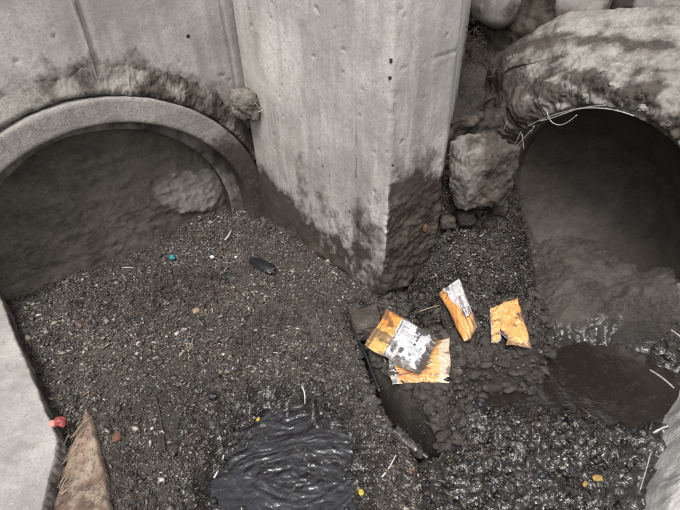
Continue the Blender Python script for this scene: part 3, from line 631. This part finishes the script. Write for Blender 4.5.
# ---------------------------------------------------------------- loose refuse
def chips(name, n, region, size, mat, label, pal, w, flat=(.10, .45), lift=.4, sizeexp=2.0):
    Xc, Yc = region(n); n = len(Xc); zc = gh(Xc, Yc)
    s = size[0]+(size[1]-size[0])*rng.random(n)**sizeexp
    base = np.array([[1, 0, 0], [0, 1, 0], [-1, 0, 0], [0, -1, 0], [0, 0, 1], [0, 0, -1.]])
    fc = np.array([[0, 1, 4], [1, 2, 4], [2, 3, 4], [3, 0, 4], [1, 0, 5], [2, 1, 5], [3, 2, 5], [0, 3, 5]])
    sc_f = rng.random(n) < .07
    V = base[None]*(.65+.7*rng.random((n, 6, 1)))+rng.normal(0, .12, (n, 6, 3))
    sc = np.stack([1+.8*rng.random(n)**3, .22+.70*rng.random(n), flat[0]+(flat[1]-flat[0])*rng.random(n)], 1); sc[sc_f] *= np.array([2.6, .28, .5]); V = V*sc[:, None]
    A = rng.random(n)*2*np.pi; ca, sa = np.cos(A), np.sin(A); B = rng.normal(0, .75, n); cb, sb = np.cos(B), np.sin(B)
    x, y, z = V[..., 0], V[..., 1], V[..., 2]; y, z = y*cb[:, None]-z*sb[:, None], y*sb[:, None]+z*cb[:, None]
    x, y = x*ca[:, None]-y*sa[:, None], x*sa[:, None]+y*ca[:, None]
    zc = np.where(sdf(Xc, Yc, PUD) > -.1, np.maximum(zc, .303), zc)
    V = np.stack([x, y, z], -1)*s[:, None, None]*.5+np.stack([Xc, Yc, zc+s*lift*.5*rng.random(n)], -1)[:, None]
    Fc = (fc[None]+6*np.arange(n)[:, None, None]).reshape(-1, 3)
    pal = np.array(pal); c = pal[rng.choice(len(pal), n, p=np.array(w)/sum(w))]*(.7+.9*rng.random((n, 1)))
    Pn = np.stack([Xc, Yc, Xc*0], -1); c = c*(1+.9*fbm(Pn, 9, 4, 140)+.5*fbm(Pn, 30, 2, 141))[:, None].clip(.3, 2)*(.55+.45*ss(-.02, .09, -sdf(Xc, Yc, PUD)))[:, None]
    return tag(obj(name, V.reshape(-1, 3), Fc, mat, smooth=False, cols=np.repeat(c, 6, 0)), label, kind='stuff')
def pierd(x, y): return sdf(x, y, [P1, P2, P3, back1, back2])
def left_reg(n):
    x = rng.uniform(-1.25, .35, n); y = rng.uniform(.42, 1.95, n); P = np.stack([x, y, x*0], -1)
    off = (np.stack([x, y], 1)-cL[:2]) @ nL[:2]
    k = (off < .16) & (sPUD(x, y) < rng.normal(0, .016, n)) & (sBAS(x, y) < .0) & (pierd(x, y) < .0) & (sdf(x, y, SLAB) < -.004) & (sdf(x, y, BRD) < -.004)
    k &= (pdist(x, y, CREV) > .02+.03*ss(1.02, .8, y)) & (rng.random(n) < .98+1.2*fbm(P, 6, 4, 210))
    k &= ~((sPUD(x, y) > -.05) & (rng.random(n) < .45))
    return x[k], y[k]
PAL = [(.045, .039, .033), (.13, .113, .094), (.225, .20, .168), (.29, .262, .228), (.45, .42, .385), (.16, .09, .055), (.06, .07, .085)]
chips('refuse_bits', 70000, left_reg, (.0025, .008), M_chip, 'finest gritty refuse between the bigger flakes', PAL, [30, 30, 22, 12, 2.5, 2, 2], (.2, .7), .8, 1.2)
chips('refuse_bits', 60000, left_reg, (.003, .017), M_chip, 'dense small gritty refuse covering the left side of the pit floor', PAL, [30, 30, 22, 9, 1.6, 2, 2], (.06, .40), .8, 2.6)
chips('refuse_bits', 7000, left_reg, (.008, .028), M_chip, 'flaky larger refuse flakes mixed into the debris', PAL, [34, 30, 20, 8, 1.5, 3, 3], (.08, .3), .5, 2.4)
def far_reg(n):
    c = onz((215, 255), .37); x = c[0]+rng.normal(0, .14, n); y = c[1]+rng.normal(0, .09, n)
    off = (np.stack([x, y], 1)-cL[:2]) @ nL[:2]; k = (off < .1) & (pierd(x, y) < -.01)
    return x[k], y[k]
chips('pale_bits', 420, far_reg, (.006, .016), M_chip, 'sprinkle of pale chips under the right side of the left pipe', [(.35, .33, .3), (.5, .47, .43), (.2, .18, .15)], [3, 1.4, 4])
def plat_reg(n):
    x = rng.uniform(.0, .75, n); y = rng.uniform(.7, 1.7, n); b = bank(x, y)
    k = ((sdf(x, y, PLAT) > -.03) | (b > .01)) & (pierd(x, y) < -.002) & ~((y < 1.08) & (rng.random(n) < .80))
    return x[k], y[k]
DP = [(.022, .018, .016), (.06, .05, .042), (.13, .11, .093), (.03, .035, .045), (.30, .27, .23)]
chips('leaf_litter', 30000, plat_reg, (.006, .024), M_leaf, 'dark wet leaf litter on the earth around and behind the wrappers', DP, [34, 30, 20, 8, 5], (.05, .22), .8, 1.6)
chips('leaf_litter', 20000, plat_reg, (.004, .010), M_chip, 'fine dark crumbs among the leaf litter', DP, [34, 30, 20, 8, 5])
def sludge_reg(n):
    x = rng.uniform(.0, 1.1, n); y = rng.uniform(.40, 1.1, n); P = np.stack([x, y, x*0], -1)
    k = (sBAS(x, y) > -.03) & (sdf(x, y, PLAT) < .0) & (sdf(x, y, WATER) < .045+.03*fbm(P, 18, 2, 3)) & (sdf(x, y, ROCKP) < -.01)
    return x[k], y[k]
chips('sludge_bits', 7000, sludge_reg, (.005, .030), M_leaf, 'wet glinting sludge and rotten scraps along the bottom of the basin', DP, [40, 30, 14, 6, 1.5], (.08, .35), .3, 2.4)
def clods(name, n, region, size, mat, label, flat=.5, sub=2, sink=.25):
    Xc, Yc = region(n); n = len(Xc); V0, F0 = ico(sub); zc = gh(Xc, Yc); s_ = size[0]+(size[1]-size[0])*rng.random(n)**2.2
    off = rng.random((n, 1, 3))*40; V = V0[None]*(1+.95*fbm(V0[None]*1.3+off, 1.0, 3, 5)[..., None]+.38*ridged(V0[None]*1.0+off, 2.6, 2, 9)[..., None])
    sc = np.stack([1+.5*rng.random(n), .6+.5*rng.random(n), flat*(.6+.6*rng.random(n))], 1)[:, None]; V = V*sc
    A = rng.random(n)*6.283; ca, sa = np.cos(A)[:, None], np.sin(A)[:, None]; x, y = V[..., 0]*ca-V[..., 1]*sa, V[..., 0]*sa+V[..., 1]*ca
    V = np.stack([x, y, V[..., 2]], -1)*s_[:, None, None]*.5+np.stack([Xc, Yc, zc-s_*sink*.4], -1)[:, None]
    Fc = (F0[None]+len(V0)*np.arange(n)[:, None, None]).reshape(-1, 3); wv = np.repeat(rng.random(n)*.5+.5, len(V0)); tv = np.repeat((rng.random(n) < .2)*.5, len(V0))
    return tag(obj(name, V.reshape(-1, 3), Fc, mat, attrs={'wet': wv if 'sludge' in name else wv*.25, 'tone': tv}), label, kind='stuff')
def ledge_reg(n):
    x = rng.uniform(.0, .75, n); y = rng.uniform(.70, 1.25, n); k = (sdf(x, y, PLAT) > -.035) & (pierd(x, y) < -.01) & (pdist(x, y, CREV) > .016+.03*ss(1.02, .8, y)) & ((sdf(x, y, PLAT) > -.02) | (x > .3)); return x[k], y[k]
def crev_reg(n):
    t = rng.random(n)*(len(CREV)-1.001); i = t.astype(int); p = CREV[i]+(CREV[i+1]-CREV[i])*(t-i)[:, None]; p = p+rng.normal(0, .03, (n, 2)); k = pdist(p[:, 0], p[:, 1], CREV) > .016+.03*ss(1.02, .8, p[:, 1]); return p[k, 0], p[k, 1]
clods('sludge_clods', 2600, sludge_reg, (.006, .030), M_mud, 'wet black lumps of sludge over the bottom of the basin', .30, 2, .6)
clods('earth_clods', 3600, ledge_reg, (.006, .040), M_mud, 'crumbled clods of mud on the broken step round the wrappers', .55)
clods('earth_clods', 500, crev_reg, (.010, .035), M_mud, 'clods of mud along the lips of the dark crevice', .7)
def pud_edge(n):
    x = rng.uniform(-.5, .2, n); y = rng.uniform(.42, 1.0, n); s = sPUD(x, y); k = (s > -.10) & (s < rng.normal(.01, .02, n))
    return x[k], y[k]
chips('sludge_bits', 9000, pud_edge, (.005, .016), M_leaf, 'wet black scraps ringing the puddle', [(.03, .026, .026), (.06, .052, .05), (.11, .10, .1), (.3, .28, .26)], [30, 24, 12, 1.5], (.12, .4), .3)
# countable stones and flakes
LG = 'flat grey stones lying in the refuse'
for k, (px, py, s_) in enumerate([(93, 285, .013), (44, 317, .020), (70, 299, .015), (128, 300, .022), (205, 315, .018), (147, 352, .017), (228, 352, .020), (262, 300, .016), (120, 372, .015), (305, 330, .015), (185, 392, .013), (285, 372, .017), (160, 318, .014), (330, 385, .014), (60, 355, .016), (237, 405, .012), (100, 330, .013), (245, 283, .012), (215, 375, .014), (315, 300, .013)]):
    q = gp((px, py), .003); V, Fc = rock(q-np.array([0, 0, .003]), (s_, s_*.65, s_*.32), 3, .5, k+200, .6, .2, random.uniform(0, 3))
    tag(obj('stone', V, Fc, M_mortar, attrs={'mud': [random.uniform(.35, .8)]*len(V)}), 'flat grey stone lying half buried in the left refuse', 'stone', LG)
# platform ledge stone at the crevice head
q = gp((366, 322), .005); V, Fc = rock(q, (.050, .058, .030), 5, .25, 300, .5, .1, .2)
tag(obj('ledge_stone', V, Fc, M_rough, attrs={'mud': .45+.4*fbm(V, 18, 3, 5)}), 'grey lumpy stone at the foot of the pier left of the wrappers', 'stone')
q0, q1 = onz((351, 325), .395), onz((380, 392), .385)
V, Fc = tube([q0, (q0+q1)/2+[.004, 0, .004], q1], .0045, 8); tag(obj('black_cable', V, Fc, M_black), 'black cable lying along the edge of the dark crevice left of the wrappers', 'cable')
def stick(a, b, r, mat, label, lift=.006, name='stick', bend=.004, cat='stick', n=6):
    q0, q1 = gp(a, lift), gp(b, lift); V, Fc = tube([q0, (q0*.6+q1*.4)+[bend, 0, .003], q1], r, n, .7); return tag(obj(name, V, Fc, mat), label, cat)
stick((155, 396), (165, 452), .0042, M_stick, 'long dark stick lying alone in the middle of the left refuse', .009)
stick((193, 338), (188, 352), .0028, M_twig, 'short brown twig in the refuse below the left pipe', .008, 'twig', cat='twig')
stick((225, 240), (231, 231), .0036, M_pale, 'white stub standing out below the right end of the left pipe', .012, 'white_stub', cat='scrap')
stick((302, 387), (305, 404), .0022, M_pale, 'tiny white stick above the black puddle', .01, 'white_stick', cat='stick')
stick((382, 477), (396, 455), .0024, M_pale, 'thin pale straw right of the puddle', .008, 'straw', cat='straw')
stick((418, 312), (440, 305), .0022, M_twig, 'thin twig between the silver and the upright wrapper', .012, 'twig', cat='twig')
stick((122, 268), (133, 268), .0024, M_pale, 'thin pale sliver at the foot of the left pipe plug', .008, 'sliver', cat='scrap')
stick((214, 478), (224, 455), .003, M_pale, 'pale straw on the left bank of the puddle', .006, 'straw', cat='straw')
def scrap(name, p, size, mat, label, cat, seed=1, lift=.006, sub=4, amp=.4):
    V, Fc = rock(gp(p, lift), size, sub, amp, seed, .2, .15, seed*.7); return tag(obj(name, V, Fc, mat, attrs={'mud': [0]*len(V)}), label, cat)
scrap('teal_wrapper', (172, 257), (.013, .010, .008), M_blue, 'small teal plastic scrap at the foot of the left pipe', 'plastic scrap', 3)
scrap('dark_bag', (262, 265), (.06, .022, .010), M_black, 'flattened black plastic bag near the pier foot on the left', 'plastic bag', 8)
scrap('red_scrap', (117, 437), (.011, .015, .005), M_rust, 'dull red scrap right of the broken brown board', 'scrap', 5)
scrap('yellow_peel', (258, 419), (.007, .005, .002), M_yellow, 'tiny yellow peel at the top left rim of the puddle', 'peel', 6, .012)
scrap('yellow_peel', (361, 492), (.008, .006, .0025), M_yellow, 'yellow green peel at the right side of the puddle', 'peel', 7, .010)
scrap('ochre_leaf', (598, 478), (.013, .008, .002), M_ochre, 'bright ochre leaf lump on the right hand sludge', 'leaf', 9, .012)
scrap('ochre_leaf', (585, 484), (.009, .005, .002), M_ochre, 'smaller ochre leaf lump left of the bright one on the sludge', 'leaf', 10, .012)
scrap('white_chip', (212, 257), (.009, .007, .004), M_pale, 'white chip in the refuse right of the teal scrap', 'scrap', 12, .01)
scrap('white_chip', (236, 257), (.006, .006, .004), M_pale, 'small white chip nearest the black bag', 'scrap', 13, .01)
scrap('brown_chip', (196, 311), (.012, .012, .005), M_twig, 'tan chip beside the short brown twig', 'scrap', 14, .008)
scrap('cup_lid', (213, 396), (.010, .014, .007), M_black, 'black rubber lump in the refuse above the puddle', 'rubber scrap', 15, .008)
# crushed silver bottle at the crevice mouth
bt = thing('crushed_bottle', gp((405, 442), .01), 'crushed silver bottle with ribbed body at the mouth of the crevice', 'bottle')
q0, q1 = onz((394, 431), .365), onz((424, 455), .345); ax = (q1-q0)/np.linalg.norm(q1-q0)
side = np.cross(ax, UP); side /= np.linalg.norm(side); up2 = np.cross(side, ax)
ts = np.linspace(0, 1, 60); an = np.linspace(0, 2*np.pi, 25)[:-1]; T_, A_ = np.meshgrid(ts, an, indexing='ij'); L = np.linalg.norm(q1-q0)
R_ = .017*np.clip(np.minimum(1, 1.05-.0*T_), 0, 1)*np.where(T_ > .78, 1-(T_-.78)*2.6, 1)*(1+.10*np.sin(T_*2*np.pi*9)*(T_ < .7))
V = q0+ax*(T_*L)[..., None]+side*(R_*np.cos(A_))[..., None]+up2*(R_*np.sin(A_)*.7)[..., None]; V = V+.006*fbm(V, 38, 3, 5)[..., None]
V = V.reshape(-1, 3); i, j = np.meshgrid(np.arange(59), np.arange(24), indexing='ij'); Fc = np.stack([i*24+j, i*24+(j+1) % 24, (i+1)*24+(j+1) % 24, (i+1)*24+j], -1).reshape(-1, 4)
obj('bottle_body', V, Fc, M_silver, bt)
V, Fc = tube([q1-ax*.004, q1+ax*.012], .0095, 14); obj('bottle_cap', V, Fc, M_black, bt)
# red and pink crumpled plastic by the slab corner
V, Fc = rock(onz((60, 422), .43), (.015, .012, .011), 4, .45, 31, .2, .2); rs = obj('red_plastic', V, Fc, M_red); tag(rs, 'crumpled red plastic lump at the corner of the pale slab', 'plastic scrap')
V, Fc = rock(onz((53, 424), .428), (.010, .009, .008), 4, .45, 33, .2, .2); tag(obj('pink_plastic', V, Fc, M_pink), 'pinkish plastic lump just left of the red one on the slab corner', 'plastic scrap')
# ---------------------------------------------------------------- wrappers
YEL, ORG, WHT, SIL, BLK, GRY = (.62, .36, .11), (.64, .29, .09), (.66, .65, .65), (.46, .46, .47), (.04, .04, .045), (.30, .30, .32)
def bag(name, C, thick, printf, label, seed, nu=110, nv=90, puff=.55, wr=1.0, notch=None, seals=(0, 1), zoff=0.0):
    C = [np.array(c, float) for c in C]           # C00 (u0,v0), C10 (u1,v0), C11, C01
    root = thing(name, np.mean(C, 0)-[0, 0, .005], label, 'wrapper')
    u = np.linspace(0, 1, nu); v = np.linspace(0, 1, nv); Ug, Vg = np.meshgrid(u, v, indexing='ij'); a, b = Ug[..., None], Vg[..., None]
    # edges waver a little
    qe = np.stack([Ug*3+seed, Vg*3, Ug*0], -1); eu = Ug+.05*fbm(qe, 1.1, 3, seed+20); ev = Vg+.05*fbm(qe, 1.1, 3, seed+30)
    a, b = eu[..., None], ev[..., None]
    P = C[0]*(1-a)*(1-b)+C[1]*a*(1-b)+C[2]*a*b+C[3]*(1-a)*b
    N = np.cross(C[1]-C[0], C[3]-C[0]); N /= np.linalg.norm(N); N = N if N[2] > 0 else -N
    q = np.stack([Ug*3+seed, Vg*3, Ug*0], -1)
    fold = ridged(q, 1.0, 3, seed)*.0085+ridged(q*np.array([1, 2.4, 1]), 1.9, 3, seed+7)*.0065+.0028*ridged(q, 5, 3, seed+9)
    prof = (np.clip(np.sin(np.pi*Ug), 0, 1)**puff)*(np.clip(np.sin(np.pi*Vg), 0, 1)**puff)
    top = P+N*((thick*prof+wr*fold*(.35+.65*prof))[..., None]); bot = P+N*((-.35*thick*prof+wr*fold*.3-.0008)[..., None])
    cols = printf(Ug, Vg, q); ed = np.minimum(np.minimum(Ug, 1-Ug), np.minimum(Vg, 1-Vg))
    dirt = ss(.02, .30, fbm(q*np.array([1, 1.8, 1]), 1.5, 4, seed+50)+.35*ss(.10, 0, ed)-.16)*.75; cols = cols*(1-dirt[..., None])+np.array([.10, .075, .055])*dirt[..., None]
    Vt = top.reshape(-1, 3); Vb = bot.reshape(-1, 3); Fc = gridfaces(nu, nv)
    if notch is not None:
        m = notch(Ug, Vg).ravel(); Fc = Fc[~m[Fc].any(1)]
    V = np.vstack([Vt, Vb]); Fa = np.vstack([Fc, Fc[:, ::-1]+nu*nv])
    obj('printed_film', V, Fa, M_film, root, cols=np.vstack([cols.reshape(-1, 3), np.tile(np.array(SIL), (nu*nv, 1))]))
    for e_ in seals:
        i0 = 0 if e_ == 0 else nu-1; out = -1 if e_ == 0 else 1; dirr = (C[1]-C[0])/np.linalg.norm(C[1]-C[0])*out
        E_ = P[i0]+N*(wr*fold[i0]*.35)[:, None]; rows = 6; VV = []; cc = []
        for r_ in range(rows):
            VV.append(E_+dirr*(r_/(rows-1)*.011+(.0015*(np.arange(nv) % 2) if r_ == rows-1 else 0)*np.ones(nv))[:, None]+N*(.0008*(-1)**r_))
            cc.append(cols[i0]*.85)
        obj('crimped_seal', np.vstack(VV), gridfaces(rows, nv), M_film, root, cols=np.vstack(cc))
    return root
def lerp(c1, c2, m): return c1*(1-m[..., None])+np.array(c2)*m[..., None]
def strokes(U, V, u0, u1, v0, v1, rows, cols_, seed):
    m = np.zeros(U.shape); r = random.Random(seed)
    for i in range(rows):
        for j in range(cols_):
            if r.random() < .25: continue
            cu = u0+(u1-u0)*(i+.5)/rows; cv = v0+(v1-v0)*(j+.5)/cols_; w = (u1-u0)/rows*.28; h = (v1-v0)/cols_*.34
            k = r.randint(0, 3)
            m = np.maximum(m, ((abs(U-cu-w*.6) < w*.30) & (abs(V-cv) < h))*1.)
            if k != 1: m = np.maximum(m, ((abs(V-cv-h*.7) < h*.28) & (abs(U-cu) < w))*1.)
            if k != 2: m = np.maximum(m, ((abs(V-cv) < h*.22) & (abs(U-cu) < w))*1.)
    return m
def pr1(U, V, q):
    c = np.zeros(U.shape+(3,))+np.array(WHT)
    c = lerp(c, SIL, ss(-.1, .3, fbm(q, 1.6, 3, 4)))
    c = lerp(c, BLK, .9*ss(.16, .24, fbm((q+3)*np.array([1.8, 1, 1]), 1.3, 4, 8))*(U > .42)); c = lerp(c, BLK, .8*ss(.72, .80, V+.15*fbm(q, 2, 3, 12))*ss(.5, .6, U)*ss(.05, -.1, fbm(q, 3, 2, 15)))
    c = lerp(c, GRY, .8*strokes(U, V, .40, .56, .08, .92, 3, 9, 3)); c = lerp(c, BLK, .9*strokes(U, V, .60, .84, .12, .62, 1, 5, 5))
    y = ss(.345, .335, U+.02*np.sin(V*5)); yc = lerp(np.zeros(c.shape)+np.array(YEL), (.76, .29, .07), ss(.55, .2, V+.3*fbm(q, 2, 2, 3)))
    c = c*(1-y[..., None])+yc*y[..., None]
    c = lerp(c, BLK, .85*((abs(U-.36) < .012)*(fbm(q, 6, 2, 3) > -.3))); c = lerp(c, (.35, .25, .05), .8*strokes(U, V, .10, .26, .3, .8, 1, 4, 9))
    return c
def pr2(U, V, q):
    c = np.zeros(U.shape+(3,))+np.array(ORG); c = lerp(c, (.68, .42, .16), .8*ss(0, .5, fbm(q, .8, 3, 34)))
    c = lerp(c, (.12, .05, .04), .85*ss(.62, .72, V+.1*fbm(q, 2, 3, 5))*ss(.85, .7, V)*ss(.75, .5, U)); c = lerp(c, (.60, .52, .42), .8*ss(.80, .86, U+.1*fbm(q, 2, 2, 36)))
    return lerp(c, (.7, .7, .7), ss(.06, .03, U))
def pr3(U, V, q):      # u along the long side from the top, v across from the left
    c = np.zeros(U.shape+(3,))+np.array((.74, .33, .10)); w = ss(.25, .30, V-.22*ss(.1, .8, U)+.06*(1-U))*ss(.80, .77, U+.15*(V-.5))
    c = lerp(c, WHT, w); c = lerp(c, (.45, .50, .60), .7*w*ss(.10, .3, fbm(q, 2.5, 3, 41)))
    c = lerp(c, (.55, .27, .12), .6*strokes(U, V, .18, .56, .38, .82, 3, 2, 21)*w); c = lerp(c, BLK, .75*strokes(U, V, .05, .20, .05, .3, 1, 1, 23))
    bx = (abs(U-.70) < .085) & (abs(V-.66) < .20); c = lerp(c, BLK, bx*1.); inn = (abs(U-.70) < .068) & (abs(V-.66) < .16)
    c = lerp(c, WHT, inn*1.); bars = ((np.floor((V-.5)*46) % 3) == 0) & inn & (abs(U-.705) < .05); c = lerp(c, BLK, bars*1.)
    c = lerp(c, (.80, .80, .80), .5*(V > .93)); return c
def pr4(U, V, q):
    c = np.zeros(U.shape+(3,))+np.array((.72, .34, .11)); c = lerp(c, (.70, .42, .17), .7*ss(-.05, .45, fbm(q, .8, 3, 51)))
    c = lerp(c, (.14, .07, .05), .8*ss(.30, .36, fbm(q*np.array([1, 2.5, 1])+5, 1.0, 3, 53))); c = lerp(c, (.62, .60, .60), ss(.06, .03, U)*.8)
    return lerp(c, (.28, .20, .10), .7*strokes(U, V, .35, .6, .62, .95, 1, 3, 33))
bag('orange_wrapper', [onz((440, 337), .418), onz((451, 341), .418), onz((451, 384), .412), onz((392, 384), .412)][0:0] or
    [onz((392, 352), .415), onz((449, 338), .418), onz((450, 383), .414), onz((396, 384), .412)], .012, pr2, 'flattened orange wrapper lying underneath the silver and yellow wrapper', 3, wr=.8, seals=(0,))
bag('silver_wrapper', [onz((390, 311), .452), onz((434, 337), .452), onz((415, 373), .450), onz((367, 347), .448)], .014, pr1, 'silver white wrapper with a yellow band, leftmost of the wrappers', 5, wr=.7)
bag('upright_wrapper', [onz((440, 296), .44), onz((465, 343), .44), onz((478, 328), .455), onz((460, 281), .455)], .030, pr3, 'narrow orange and white wrapper with a barcode box, in the middle of the wrappers', 8, puff=.6, wr=.45, seals=(0,))
bag('crumpled_orange_wrapper', [onz((489, 309), .43), onz((518, 298), .455), onz((532, 348), .43), onz((491, 343), .42)], .016, pr4, 'crumpled plain orange wrapper, rightmost of the wrappers', 12, wr=1.1,
    notch=lambda U, V: (abs(U-.32+.05*np.sin(V*20)) < .10*ss(.70, .95, V)) & (V > .72), seals=())
